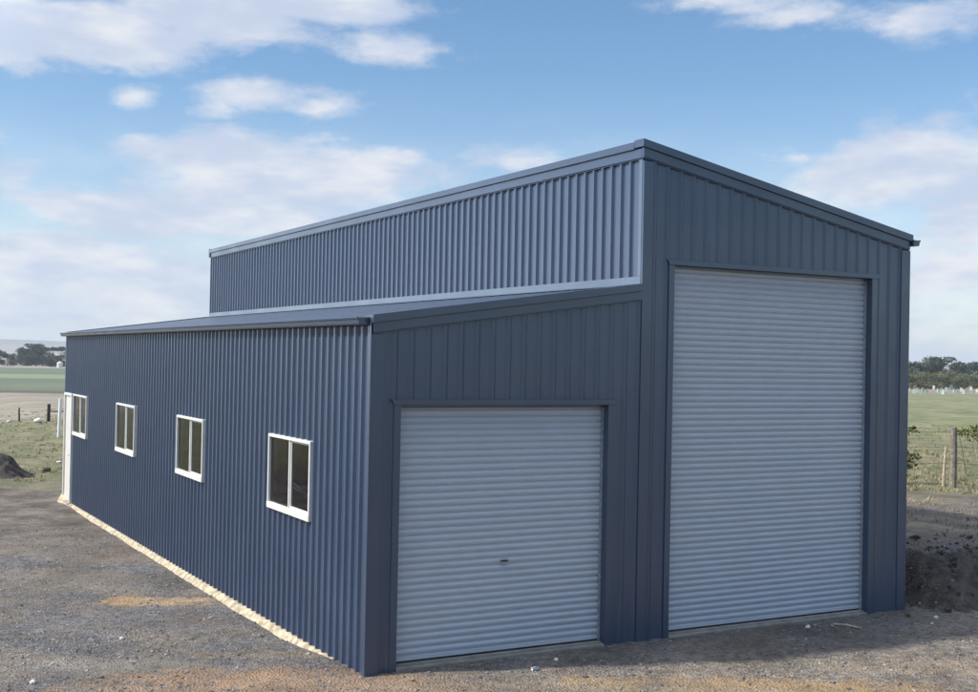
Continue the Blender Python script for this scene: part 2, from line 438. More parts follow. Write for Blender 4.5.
# roofs: ribbed sheets running down the slope
def roof(x0, z0, x1, z1, name):
    b = MB(); ys = {0., L}
    k = 0
    while k*PITCHR < L:
        for e in (-.045, -.017, .017, .045):
            y = k*PITCHR+.1+e
            if 0 < y < L: ys.add(y)
        k += 1
    ys = sorted(ys)
    def pr(y):
        d = abs((y-.1+.1) % .2-.1)
        return .028 if d <= .0171 else 0.
    n = Vector((z0-z1, 0, x1-x0)).normalized()
    for a, c in zip(ys, ys[1:]):
        q = []
        for (x, z), y in (((x0, z0), a), ((x1, z1), a), ((x1, z1), c), ((x0, z0), c)):
            p = pr(y); q.append((x+n.x*p, y, z+n.z*p))
        b.add(q, [(0, 1, 2, 3)])
    # underside lining keeps the inside dark
    b.add([(x0+.02, .02, z0-.06), (x1-.02, .02, z1-.06), (x1-.02, L-.02, z1-.06), (x0+.02, L-.02, z0-.06)], [(0, 1, 2, 3)])
    return b.build(name, 'roofm', shed)
s1 = (H2-H1)/W1; s2 = (H4-H3)/W2
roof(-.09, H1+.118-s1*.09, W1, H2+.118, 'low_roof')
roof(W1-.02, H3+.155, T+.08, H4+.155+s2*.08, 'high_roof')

def strip_x(mb, x0, x1, zf, dz0, dz1, y0, y1):
    """band following a slope in x"""
    mb.add([(x0,y0,zf(x0)+dz0),(x1,y0,zf(x1)+dz0),(x1,y1,zf(x1)+dz0),(x0,y1,zf(x0)+dz0),
            (x0,y0,zf(x0)+dz1),(x1,y0,zf(x1)+dz1),(x1,y1,zf(x1)+dz1),(x0,y1,zf(x0)+dz1)],
           [(0,3,2,1),(4,5,6,7),(0,1,5,4),(1,2,6,5),(2,3,7,6),(3,0,4,7)])
lo = lambda x: H1+s1*x
hi = lambda x: H3+s2*(x-W1)
b = MB(); strip_x(b, -.03, W1-.036, lo, .075, .165, -.075, .12); strip_x(b, -.012, W1-.036, lo, -.03, .0745, -.048, -.002)
strip_x(b, -.012, W1-.036, lo, -.045, -.0305, -.040, -.002)
b.build('barge_capping', 'flash', shed, bevel=.004)
b = MB(); strip_x(b, W1-.075, T+.05, hi, .115, .21, -.075, .12); strip_x(b, W1-.05, T+.02, hi, .0, .1145, -.048, -.002)
strip_x(b, W1-.048, T+.02, hi, -.015, -.0005, -.036, -.002)
b.build('barge_capping', 'flash', shed, bevel=.004)
for yb, y2 in ((L, 1),):
    b = MB(); strip_x(b, -.03, W1-.036, lo, -.03, .165, L-.05, L+.05); b.build('rear_capping', 'flash', shed)
    b = MB(); strip_x(b, W1-.075, T+.05, hi, 0, .21, L-.05, L+.05); b.build('rear_capping', 'flash', shed)
# ridge capping along the top of the upper wall
b = MB()
b.box(W1-.078, W1+.16, .121, L-.051, H3+.115, H3+.205)
b.box(W1-.052, W1-.03, -.001, L-.051, H3+.0, H3+.1145)
b.box(W1-.038, W1-.03, .0, L-.051, H3-.015, H3-.0005)
b.build('ridge_capping', 'flash', shed, bevel=.004)
# apron flashing where the low roof meets the upper wall
b = MB(); za = H2+.118+.03
b.add([(W1-.16, .0, za-.022+.008), (W1-.036, .0, za+.012), (W1-.036, .0, za+.10), (W1-.031, .0, za+.10), (W1-.16, L-.05, za-.014), (W1-.036, L-.05, za+.012), (W1-.036, L-.05, za+.10), (W1-.031, L-.05, za+.10)],
      [(0, 4, 5, 1), (1, 5, 6, 2), (2, 6, 7, 3)])
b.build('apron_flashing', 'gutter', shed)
# vertical corner and junction flashings
def Lp(mb, poly, z0, z1): mb.prism(poly, z0, z1, lambda p, z: (p[0], p[1], z))
b = MB(); Lp(b, [(-.038, -.038), (.12, -.038), (.12, -.004), (-.004, -.004), (-.004, .055), (-.038, .055)], -.09, H1-.046)
b.build('corner_flashing', 'flash', shed, bevel=.003)
b = MB(); Lp(b, [(T+.038, -.038), (T+.038, .055), (T+.004, .055), (T+.004, -.004), (T-.13, -.004), (T-.13, -.038)], -.09, hi(T)-.017)
b.build('corner_flashing', 'flash', shed, bevel=.003)
b = MB(); b.box(W1-.035, W1+.11, -.0385, -.004, -.075, H3-.018+s2*.11)
b.build('junction_flashing', 'flash', shed, bevel=.003)
b = MB(); b.box(W1-.0385, W1-.004, -.0036, .06, za+.1, H3-.017)
b.build('corner_flashing', 'gutter', shed, bevel=.003)
b = MB(); Lp(b, [(-.035, L+.03), (-.035, L-.05), (-.004, L-.05), (-.004, L+.004), (.1, L+.004), (.1, L+.03)], -.30, H1-.04)
b.build('corner_flashing', 'flash', shed, bevel=.003)
# eave gutters (open box section with a rolled lip)
def gutter(xw, sgn, zt_, y0, y1, mat):
    o = lambda a: xw+sgn*a
    b = MB()
    prof_ = [(.035, 0), (.035, -.075), (.05, -.085), (.135, -.085), (.150, -.07), (.158, -.03), (.172, -.022), (.176, -.008), (.168, .002), (.155, -.002), (.148, -.02),
             (.140, -.065), (.130, -.076), (.055, -.076), (.044, -.068), (.044, 0)]
    b.prism(prof_, y0, y1, lambda p, t: (o(p[0]), t, zt_+p[1]))
    # stop ends
    for y in (y0, y1): b.prism([(.038, -.003), (.038, -.080), (.146, -.080), (.152, -.01)], y-.002 if y == y0 else y-.001, y+.001 if y == y0 else y+.002, lambda p, t: (o(p[0]), t, zt_+p[1]))
    return b.build('gutter', mat, shed)
gutter(0, -1, H1+.135, .03, L+.06, 'flash')
gutter(T, 1, hi(T)+.135, -.09, L+.06, 'flash')
# fascia board behind the low gutter
MB().box(-.034, -.030, .056, L-.05, H1+.062, H1+.10).box(-.0345, -.0295, -.034, .0555, H1-.0455, H1+.10).build('fascia', 'flash', shed)

# roller doors
def roller(x0, x1, h, name, lock):
    root = empty(name); root.parent = shed
    b = MB(); pit = .0765; z = .075; yc = .11
    pts = [(yc, .005), (yc, .075)]
    while z < h+.1:
        pts += [(yc+.002, z+.004), (yc-.011, z+.012), (yc-.018, z+.026), (yc-.021, z+.042), (yc-.016, z+.060), (yc+.002, z+.0715)]
        z += pit
    vs = []; fs = []
    n = 14
    for j in range(n+1):
        x = x0-.03+(x1-x0+.06)*j/n
        for i, (y, zz) in enumerate(pts):
            vs.append((x, y+.003*math.sin(j*.7+zz*.9)+.003*math.sin(zz*1.1), zz))
    m = len(pts)
    for j in range(n):
        for i in range(m-1): fs.append((j*m+i, (j+1)*m+i, (j+1)*m+i+1, j*m+i+1))
    b.add(vs, fs); b.build('curtain', 'shutter', root, recalc=False)
    b = MB(); b.box(x0-.02, x1+.02, yc-.02, yc-.003+.012, .022, .068); b.build('bottom_rail', 'shutter', root, bevel=.004)
    MB().box(x0-.02, x1+.02, yc-.012, yc+.012, .001, .0215).build('weather_seal', 'rubber', root)
    for xa, xc in ((x0-.015, x0+.018), (x1-.018, x1+.015)):
        b = MB(); b.box(xa, xc, .060, .088, .001, h-.02)
        zz = .04
        while zz < h-.05:      # fixing slots show as a row of small steps
            b.box(xa+.008, xc-.008, .056, .0598, zz, zz+.04); zz += .0765
        b.build('guide_track', 'zinc', root)
    zz = h-.02
    while zz > h-.021:
        MB().box(x0-.02, x1+.02, .05, .095, h-.035, h+.0).build('head_stop', 'flash', root); zz -= 1
    if lock:
        xm = (x0+x1)/2+.03; zz = 1.03
        l = MB(); l.box(xm-.055, xm+.055, yc-.034, yc-.0225, zz-.022, zz+.022); lo_ = l.build('lock_plate', 'zinc', root, bevel=.006)
        MB().tube([(xm-.045, yc-.045, zz), (xm+.045, yc-.045, zz)], .008, 8).tube([(xm, yc-.046, zz), (xm, yc-.028, zz)], .010, 8).build('handle', 'darkwood', lo_)
    return root
roller(SX0, SX1, SH, 'roller_door', True)['label'] = 'low pale grey roller door with a small lock handle'
roller(BX0, BX1, BH, 'roller_door', False)['label'] = 'tall pale grey roller door without a handle'
# door trims: jambs returned into the opening, header with mitred ends
def trim(x0, x1, h, wj, wr):
    b = MB()
    b.box(x0-wj, x0, -.042, -.002, -.06, h); b.box(x0-.012, x0-.001, -.0015, .105, -.06, h)
    b.build('door_jamb', 'flash', shed, bevel=.003)
    b = MB()
    b.box(x1, x1+wr, -.042, -.002, -.06, h); b.box(x1+.001, x1+.012, -.0015, .105, -.06, h)
    b.build('door_jamb', 'flash', shed, bevel=.003)
    b = MB()
    b.prism([(x0-wj-.0, h+.0005), (x1+wr+.0, h+.0005), (x1+wr+.035, h+.065), (x0-wj-.035, h+.065)], -.052, -.002, lambda p, y: (p[0], y, p[1]))
    b.box(x0-.012, x1+.012, -.0018, .105, h+.001, h+.012)
    b.build('door_header', 'flash', shed, bevel=.003)
trim(SX0, SX1, SH, .085, .10)
trim(BX0, BX1, BH, .085, .10)

# windows
def make_window(y0, y1):
    w = empty('window', (0, y0, WZ0)); w.parent = shed
    A = y1-y0; Hh = WZ1-WZ0
    b = MB(); x0, x1 = -.062, .05; t = .038
    b.box(x0, x1, 0, t, .075, Hh-t); b.box(x0, x1, A-t, A, .075, Hh-t)
    b.box(x0, x1, 0, A, Hh-t+.0005, Hh)
    b.build('frame', 'white', w, bevel=.004)
    MB().box(x0-.006, x1, -.004, A+.004, -.004, .0745).build('sill', 'white', w, bevel=.005)
    b = MB(); m = A/2
    b.box(-.045, -.012, m-.016, m+.016, .0755, Hh-t-.0005); 
    b.build('mullion', 'white', w, bevel=.003)
    b = MB(); s = .022
    for (a, c, xx) in ((t+.001, m-.023, -.03),):
        b.box(xx, xx+.022, a, a+s, .0765, Hh-t-.002); b.box(xx, xx+.022, c-s, c, .0765, Hh-t-.002)
        b.box(xx, xx+.022, a+s, c-s, .0765, .0765+s); b.box(xx, xx+.022, a+s, c-s, Hh-t-.002-s, Hh-t-.002)
    b.build('sash', 'white', w)
    MB().add([(-.018, t, .075), (-.018, m-.02, .075), (-.018, m-.02, Hh-t), (-.018, t, Hh-t)], [(3, 2, 1, 0)]).build('pane', 'glass', w, recalc=False)
    MB().add([(-.03, m+.02, .075), (-.03, A-t, .075), (-.03, A-t, Hh-t), (-.03, m+.02, Hh-t)], [(3, 2, 1, 0)]).build('pane', 'glass', w, recalc=False)
    return w
for a, c in WIN: make_window(a, c)
# side door
d = empty('side_door', (0, DY0, zbase(DY0))); d.parent = shed
hh = DZ-zbase(DY0); A = DY1-DY0
b = MB(); b.box(-.075, .05, 0, .085, 0, hh-.06); b.box(-.075, .05, A-.06, A, 0, hh-.06); b.box(-.075, .05, 0, A, hh-.0595, hh)
b.build('door_frame', 'white', d, bevel=.004)
b = MB(); b.box(-.035, 0, .087, A-.062, .02, hh-.062)
lf = b.build('door_leaf', 'doorw', d, bevel=.003)
MB().tube([(-.036, .16, 1.12), (-.085, .16, 1.12), (-.085, .25, 1.12)], .011, 8).tube([(-.036, .16, 1.12), (-.043, .16, 1.12)], .03, 12).build('handle', 'zinc', lf)
MB().box(-.11, .0, -.01, A+.01, -.055, -.001).build('door_sill', 'concrete', d, bevel=.006)

# rough mortar spill along the foot of the side wall, and the heap at the door
b = MB(); nseg = 520; K = 9
for i in range(nseg+1):
    y = .15+(L+.15-.15)*i/nseg
    wn = noise.noise(Vector((y*.8, 0, 2)))*.05+noise.noise(Vector((y*3.7, 0, 7)))*.022+noise.noise(Vector((y*11, 0, 3)))*.02+noise.noise(Vector((y*27, 0, 3)))*.012
    taper = sstep(.15, 1.3, y)
    w_ = (.105+wn)*(.35+.65*taper)+.02+.03*sstep(1, 5, y)*sstep(14, 7, y)
    dd = sstep(17.1, 18.2, y); w_ += dd*.30*sstep(L+.2, 18.0, y)
    zb_ = zbase(y)+.012
    for k in range(K):
        t = k/(K-1)
        x = .028-.072*min(1, k/2)-(w_+.0)*max(0, (k-2)/(K-3))
        t = max(0, (k-2)/(K-3)); 
        zt_ = zb_-.016-(.165)*t**1.25+noise.noise(Vector((x*14, y*9, 1)))*.009*min(1, t*3)
        if dd > 0: zt_ += dd*.14*math.exp(-((y-18.55)/.4)**2)*(1-t)**1.3
        b.v.append((x, y, zt_))
for i in range(nseg):
    for k in range(K-1): b.f.append((i*K+k, i*K+k+1, (i+1)*K+k+1, (i+1)*K+k))
b.build('mortar_footing', 'sand', shed, smooth=True, recalc=False)

# things seen through the nearest window
g = empty('blue_conduit', (0, 0, 0))
# ---------------------------------------------------------------- small things
def blobmesh(mb, c, rx, ry, rz, seed, n=10, m=7, amp=.25, flat=True, fr=1.6):
    o = len(mb.v)
    for j in range(m+1):
        ph = math.pi*j/m
        for i in range(n):
            th = 2*math.pi*i/n
            d = Vector((math.sin(ph)*math.cos(th), math.sin(ph)*math.sin(th), math.cos(ph)))
            k = 1+amp*noise.noise(d*fr+Vector((seed*3.1, seed, 0)))*1.6
            mb.v.append((c[0]+d.x*rx*k, c[1]+d.y*ry*k, c[2]+d.z*rz*k))
    for j in range(m):
        for i in range(n): mb.f.append((o+j*n+i, o+j*n+(i+1) % n, o+(j+1)*n+(i+1) % n, o+(j+1)*n+i))

bpy.data.objects.remove(g)
p = Vector((.30, 2.2, 0))
wb = empty('workbench', (.32, 2.45, 0))
tag(wb, 'low dark bench inside the shed behind the nearest window', 'bench')
MB().box(-.24, .24, -.9, .9, 1.33, 1.37).build('bench_top', 'darkwood', wb, bevel=.004)
for sx in (-.19, .19):
    for sy in (-.82, .82): MB().box(sx-.03, sx+.03, sy-.03, sy+.03, .001, 1.3295).build('leg', 'darkwood', wb)
def behind_glass(px, py, x):
    d_ = ray(px, py); q = CAM + d_*((x-CAM.x)/d_.x); return q
q = behind_glass(280.5, 503, .13)
b = MB(); b.tube([(.13, q.y, 1.371), (.13, q.y, 1.52)], [.06, .085], 16)
bk = b.build('bucket', 'bucketm', smooth=False); tag(bk, 'small white tub on the bench behind the nearest window', 'tub')
b = MB(); pts = []
for i in range(14):
    t = i/13; q = behind_glass(292.5+21*t, 483+19*t**1.25, .12); pts.append((q.x, q.y, q.z))
b.tube(pts, .016, 8)
pts2 = [(p_[0]+.012, p_[1]+.0, p_[2]-.055) for p_ in pts]
b.tube(pts2, .008, 8)
tag(b.build('hose', 'tarp', smooth=True), 'pale blue curved hose sloping down behind the nearest window', 'hose')

# earth mound on the far left
g0 = ground_at(-14, 477)
b = MB(); n = 56; m = 22
for j in range(m+1):
    for i in range(n):
        th = 2*math.pi*i/n; rr = 1.28*j/m
        x, y = rr*math.cos(th)*1.15, rr*math.sin(th)
        k = 1-j/m
        z = .78*sstep(0, 1, k**1.05)*1.0+.10*k+(noise.noise(Vector((x*2.2, y*2.2, 4)))*.16+noise.noise(Vector((x*6, y*6, 8)))*.08)*min(1, (1-abs(2*k-1)*.4))*(k > 0)*min(1, k*5)
        b.v.append((x, y, z if j < m else -.15))
for j in range(m):
    for i in range(n): b.f.append((j*n+i, j*n+(i+1) % n, (j+1)*n+(i+1) % n, (j+1)*n+i))
mo = b.build('earth_mound', 'soil', recalc=True); mo.location = g0
tag(mo, 'mound of dark dug soil at the left edge of the yard', 'soil mound')

def single(name, px, py, label, cat, mat, rx, ry, rz, seed, amp=.3, group=None, sink=.3, n=12, m=8):
    g = ground_at(px, py); b = MB(); blobmesh(b, (0, 0, 0), rx, ry, rz, seed, n, m, amp)
    o = b.build(name, mat, smooth=False); o.location = (g.x, g.y, g.z+rz*(1-sink)); o.rotation_euler = (0, 0, seed*1.3)
    return tag(o, label, cat, group)
single('soil_clod', 47, 472, 'dark lump of soil to the right of the mound', 'soil clod', 'soil', .10, .13, .09, 3, .5, n=16, m=10)
single('rock', 38, 423, 'larger white rock at the fence, beside the dark post', 'rock', 'rock', .20, .17, .13, 5)
single('rock', 9, 422.5, 'small white rock at the fence, left of the thin post', 'rock', 'rock', .13, .11, .075, 8)
single('rock', 59, 463, 'flat pale rock on the dirt below the white pole', 'rock', 'rock', .10, .08, .03, 9)
single('rock', 904, 488, 'white rock in the grass beside the shed corner', 'rock', 'rock', .07, .06, .05, 12)
single('rock', 936, 620, 'brightest white rock on the gravel right of the tall door', 'rock', 'rock', .030, .025, .022, 13)
single('rock', 932, 625, 'small pale rock on the gravel just before the brightest one', 'rock', 'rock', .020, .02, .014, 14)
single('rock', 908, 618, 'dark stone on the gravel at the foot of the bank', 'rock', 'soil', .04, .03, .022, 15)
single('rock', 808, 629, 'white rock on the gravel before the tall door, left of the stick', 'rock', 'rock', .032, .026, .02, 16)
single('rock', 535, 671, 'grey white rock on the gravel before the low door', 'rock', 'zinc', .05, .03, .022, 17)
single('rock', 556, 661, 'small white rock on the gravel near the low door sill', 'rock', 'rock', .026, .024, .016, 18)
single('rock', 122, 640, 'small white rock on the grey gravel left of the shed', 'rock', 'rock', .03, .024, .018, 19)
single('rock', 33, 683, 'white rock in the gravel at the near left', 'rock', 'rock', .034, .03, .022, 20)
# pale stick before the tall door
a, c = ground_at(833, 626), ground_at(861, 630)
b = MB(); b.tube([a+Vector((0, 0, .02)), (a+c)/2+Vector((.01, .02, .028)), c+Vector((0, 0, .02))], [.011, .013, .009], 7)
tag(b.build('stick', 'stake'), 'pale thin stick lying on the gravel before the tall door', 'stick')

# ---- fences
def post(mb, x, y, z0, h, r, lean=(0, 0), n=10, seed=1):
    pts = []; rd = []
    for i in range(6):
        t = i/5; pts.append((x+lean[0]*t*h+.006*math.sin(seed+t*7), y+lean[1]*t*h, z0-.25*(i == 0)+h*t)); rd.append(r*(1.03-.1*t+.03*math.sin(seed*3+t*9)))
    mb.tube(pts, rd, n)
# left fence: thin dropper, dark post and a short dark rail towards the shed
fA = ground_at(19, 421.5); fB = ground_at(48.5, 421.5)
dirv = (fB-fA).normalized(); dirv.z = 0
gap = (fB-fA).length
fl = empty('wire_fence', fB); tag(fl, 'wire fence with a dark timber post and rail beyond the left end of the shed', 'fence')
def onl(k, z=0.):
    q = fB+dirv*k; return Vector((q.x, q.y, height(q.x, q.y)+z))-fB
b = MB(); q = onl(0); post(b, q.x, q.y, q.z, .88, .085, seed=2); b.build('post', 'darkwood', fl)['label'] = 'thick dark timber post'
for i, k in enumerate((-gap, -2*gap, -3*gap, gap*1.9, gap*2.9)):
    q = onl(k); b = MB(); post(b, q.x, q.y, q.z, .68 if k < 0 else .8, .045, seed=i); b.build('post', 'darkwood', fl)
b = MB(); a, c = onl(.1, .50), onl(gap*1.9, .47); b.tube([a, c], .035, 8); b.build('rail', 'darkwood', fl)
for zz in (.62, .38):
    b = MB(); b.tube([onl(-3*gap, zz), onl(-2*gap, zz+.01), onl(-gap, zz), onl(-gap*.5, zz-.03), onl(0, zz)], .012, 5); b.build('wire', 'wire', fl)
# white pole
g0 = ground_at(58.5, 438)
b = MB(); b.tube([g0+Vector((0, 0, -.2)), g0+Vector((.02, 0, .8)), g0+Vector((.045, .01, 1.63))], .062, 12)
po = b.build('marker_pole', 'pvc', smooth=False); tag(po, 'white upright plastic pole beside the far corner of the shed', 'pole')
# right fence
fC = ground_at(953, 488); fr = empty('wire_fence', fC); tag(fr, 'wire fence on a weathered round timber post in the right paddock', 'fence')
dr = Vector((math.cos(YAW-.06), -math.sin(YAW-.06), 0))
def onr(k, z=0.):
    q = fC+dr*k; return Vector((q.x, q.y, height(q.x, q.y)+z))-fC
b = MB(); q = onr(0); post(b, q.x, q.y, q.z, 1.36, .078, (.0, 0), 12, 4); b.build('post', 'wood', fr)
for k in (-5.2, 5.2):
    q = onr(k); b = MB(); post(b, q.x, q.y, q.z, 1.3, .07, (.01, 0), 12, k); b.build('post', 'wood', fr)
for zz in (1.26, .92, .55):
    b = MB(); pts = [onr(k, zz-.035*math.sin(math.pi*((k+5.2) % 5.2)/5.2)) for k in np.linspace(-5.2, 5.2, 17)]
    b.tube(pts, .007, 5); b.build('wire', 'wire', fr)
g0 = ground_at(943, 487)
b = MB(); b.tube([g0+Vector((0, 0, -.1)), g0+Vector((.03, 0, .45)), g0+Vector((.085, 0, .93))], [.034, .03, .026], 7)
tag(b.build('stake', 'stake'), 'pale thin stake leaning beside the round fence post', 'stake')

# ---- leaves
def leaves(mb, cen, rad, n, size, shape='ell', up=.3, tint=(0, 1)):
    cen = np.array(cen); P = rng.normal(size=(n, 3)); P /= np.linalg.norm(P, axis=1)[:, None]
    P *= (rng.random(n)**.42)[:, None]*np.array(rad); P += cen
    for p in P:
        d = Vector(rng.normal(size=3)).normalized(); e = d.cross(Vector(rng.normal(size=3))).normalized()
        s = size*(.6+.8*rng.random()); p = Vector(p)
        mb.add([p-d*s, p+e*s*.55, p+d*s, p-e*s*.55], [(0, 1, 2, 3)], tint[0]+(tint[1]-tint[0])*rng.random())
def shrub(px, py, label, spec, stems, mat, leaf, nleaf, name='shrub', tintr=(0, 1)):
    g = ground_at(px, py); root = empty(name, g); tag(root, label, 'shrub')
    right = Vector((math.cos(YAW), -math.sin(YAW), 0))
    b = MB()
    for (du, z0, z1, u1) in stems:
        a_ = right*du; c_ = right*u1
        b.tube([a_+Vector((0, 0, z0)), (a_*.6+c_*.4)+Vector((0, .05, (z0+z1)*.5)), c_+Vector((0, .08, z1))], [.014, .010, .005], 5)
    b.build('stem', 'twig', root)
    b = MB()
    for (u, z, ru, rz, n) in spec:
        leaves(b, right*u+Vector((0, 0, z)), (ru, ru, rz), n, leaf, tint=tintr)
    b.build('foliage', mat, root, recalc=False)
shrub(903, 484, 'dark leafy weed bush growing beside the shed right of the tall door',
      [(-.25, .95, .5, .1, 0)]*0+[(-.2, .95, .42, .34, 0), (-.3, .70, .35, .2, 0), (.10, 1.22, .30, .10, 70), (.22, 1.30, .12, .06, 30), (.0, .62, .42, .14, 160), (.1, .45, .3, .10, 60), (-.2, .4, .35, .35, 170), (-.1, .92, .25, .12, 70)],
      [(-.2, 0, 1.25, .15), (-.2, 0, .7, .35), (-.25, 0, 1.3, -.15), (-.15, 0, .55, .3)], 'weed', .045, 0)
shrub(970, 476, 'yellow green creeper clinging to the wires right of the round post',
      [(-.2, 1.10, .22, .12, 70), (.25, 1.12, .42, .16, 190), (.65, 1.05, .3, .2, 160), (.2, .92, .3, .10, 50), (.7, .75, .2, .3, 60)],
      [(-.1, 0, 1.15, -.25), (.5, 0, 1.2, .2), (.6, 0, 1.1, .7)], 'vine', .05, 0, name='creeper')

# ---- grass tufts over the paddocks and scattered gravel (nobody could count them)
def behind(x, y): return -.05 < x < T+.15 and -.1 < y < L+.2
def tufts(n, name, dmin, dmax, hrange, cond, tint=(0, 1), aw=27, wid=1.):
    vs = []; fs = []; ts = []
    for _ in range(n):
        t = YAW+R(rng.uniform(-aw, aw)); d = dmin*(dmax/dmin)**rng.random()
        x, y = CAM.x+d*math.sin(t), CAM.y+d*math.cos(t)
        if behind(x, y) or not cond(x, y, d, t-YAW): continue
        dens = noise.noise(Vector((x*.55, y*.55, 2)))
        if rng.random() > .55+dens*1.1: continue
        z = height(x, y)-.01; k = rng.uniform(*hrange); tt = min(1, max(0, rng.normal(.5+.4*noise.noise(Vector((x*.3, y*.3, 6))), .25)))
        for j in range(6):
            a = rng.uniform(0, 6.283); w = .0065*wid*(1+d/40); ln = k*rng.uniform(.6, 1.15); sp = rng.uniform(.2, .9)*ln
            cx, cy = x+rng.normal()*.05, y+rng.normal()*.05
            o = len(vs); ca, sa = math.cos(a), math.sin(a)
            vs += [(cx-sa*w, cy+ca*w, z), (cx+sa*w, cy-ca*w, z), (cx+ca*sp, cy+sa*sp, z+ln)]
            fs.append((o, o+1, o+2)); ts.append(tint[0]+(tint[1]-tint[0])*tt)
    b = MB(); b.v = vs; b.f = fs; b.t = ts
    return tag(b.build(name, 'grass', recalc=False), kind='stuff')
def vdist(x, y): return (x-CAM.x)*math.sin(YAW)+(y-CAM.y)*math.cos(YAW)
o = tufts(26000, 'paddock_grass', 26, 75, (.04, .12), lambda x, y, d, a: (a < 0 and vdist(x, y) > 33) or (a > 0 and vdist(x, y) > 25.5 and x > T+.3))
o['label'] = 'short dry olive grass tufts over the paddocks'
o = tufts(900, 'yard_weeds', 15, 32, (.02, .06), lambda x, y, d, a: (a < 0 and x < -.5) or (x > T+.3 and y > 1.2), (.4, 1))
o['label'] = 'sparse dry weeds on the bare dirt'
o = tufts(5200, 'bank_weeds', 17.5, 30, (.03, .09), lambda x, y, d, a: x > T+.4 and y > .9, (.3, 1))
o['label'] = 'dry weeds and stubble on the raised ground right of the shed'

def stones(n, name, cond, smin, smax, dmin=9.5, dmax=26):
    vs = []; fs = []; ts = []
    while n > 0:
        n -= 1
        t = YAW+R(rng.uniform(-25, 25)); d = rng.uniform(dmin, dmax)**1
        x, y = CAM.x+d*math.sin(t), CAM.y+d*math.cos(t)
        if behind(x, y) or not cond(x, y): continue
        if rng.random() > .62+.9*noise.noise(Vector((x*.9, y*.9, 1))): continue
        s = rng.uniform(smin, smax)*(.6+rng.random()**3*1.2); z = height(x, y)+s*.15
        o = len(vs); a = rng.uniform(0, 6.28)
        for k in range(5):
            q = a+k*1.2566+rng.normal()*.2; r_ = s*rng.uniform(.7, 1.2)
            vs.append((x+math.cos(q)*r_, y+math.sin(q)*r_*.8, z+rng.normal()*s*.12))
        vs.append((x+rng.normal()*s*.3, y+rng.normal()*s*.3, z+s*rng.uniform(.35, .7)))
        tt = min(1, max(0, rng.normal(.36, .30))); tt = 1.35 if rng.random() < .012 else tt
        for k in range(5): fs.append((o+k, o+(k+1) % 5, o+5)); ts.append(min(1, tt+rng.normal()*.03) if tt < 1.2 else 1.7)
    b = MB(); b.v = vs; b.f = fs; b.t = ts
    return tag(b.build(name, 'stone', recalc=False), kind='stuff')
o = stones(46000, 'gravel_stones', lambda x, y: True if y < 1 or x < 0 else False, .006, .021)
o['label'] = 'loose grey gravel strewn over the yard'
def clods(n):
    b = MB()
    for _ in range(n):
        x = rng.uniform(T+.3, T+7); y = rng.uniform(-.9, 1.6)
        s = rng.uniform(.012, .035)*(1+rng.random()**6*1.2); vs = []
        z = height(x, y); o = len(b.v); blobmesh(b, (x, y, z+s*.2), s, s, s*.75, rng.uniform(0, 90), 6, 4, .5)
    return b
tag(clods(300).build('bank_clods', 'soil'), kind='stuff')['label'] = 'broken clods of dark soil on the dug bank'

# ---------------------------------------------------------------- trees
def tree_proto(kind, H, seed, mat):
    """crown and trunk meshes for a tree H high; kind: 'round', 'umbrella', 'bushy'"""
    rs_ = random.Random(seed); t = MB(); c = MB()
    if kind == 'umbrella':
        t.tube([(0, 0, -.3), (.1, 0, H*.45), (.0, .1, H*.75)], [.17, .12, .07], 7)
        clumps = [(rs_.uniform(-.32, .32)*H, rs_.uniform(-.3, .3)*H, H*rs_.uniform(.78, .93), H*.17, H*.07) for _ in range(8)]
    elif kind == 'bushy':
        t.tube([(0, 0, -.3), (.1, 0, H*.3), (0, .1, H*.6)], [.16, .12, .06], 7)
        clumps = [(rs_.uniform(-.45, .45)*H, rs_.uniform(-.3, .3)*H, H*rs_.uniform(.10, .80), H*rs_.uniform(.17, .27), H*rs_.uniform(.14, .22)) for _ in range(17)]
    else:
        t.tube([(0, 0, -.3), (.15, 0, H*.3), (-.1, .1, H*.7)], [.22, .16, .08], 7)
        clumps = [(rs_.uniform(-.30, .30)*H, rs_.uniform(-.26, .26)*H, H*rs_.uniform(.14, .86), H*rs_.uniform(.15, .24), H*rs_.uniform(.11, .18)) for _ in range(20)]
    for x, y, z, r_, rz in clumps:
        t.tube([(0, 0, H*.35 if kind != 'bushy' else .1), (x*.6, y*.6, z-rz*.8)], [.07, .03], 5)
        ti = rs_.uniform(0, .55); leaves(c, (x, y, z), (r_, r_, rz), 150, H*.034, tint=(ti, ti+.35))
    return t, c
protos = {}
def tree(px, py, H, kind, mat, label, group, var=0, rot=0., sx=1.):
    g = ground_at(px, py)
    key = (kind, mat, var)
    root = empty('tree', g, rot); root.scale = (sx*H/8, sx*H/8, H/8)
    tag(root, label, 'tree', group)
    if key not in protos:
        t, c = tree_proto(kind, 8., hash(str(key)) % 1000 if False else (len(kind)*7+var*13+len(mat)+ord(mat[-1])), mat)
        a = t.build('trunk', 'bark', root, smooth=True); b_ = c.build('crown', mat, root, recalc=False)
        protos[key] = (a, b_)
    else:
        for s in protos[key]:
            q = s.copy(); col.objects.link(q); q.parent = root
    return root
LG = 'trees of the distant belt on the left'; RG = 'trees of the distant belt on the right'
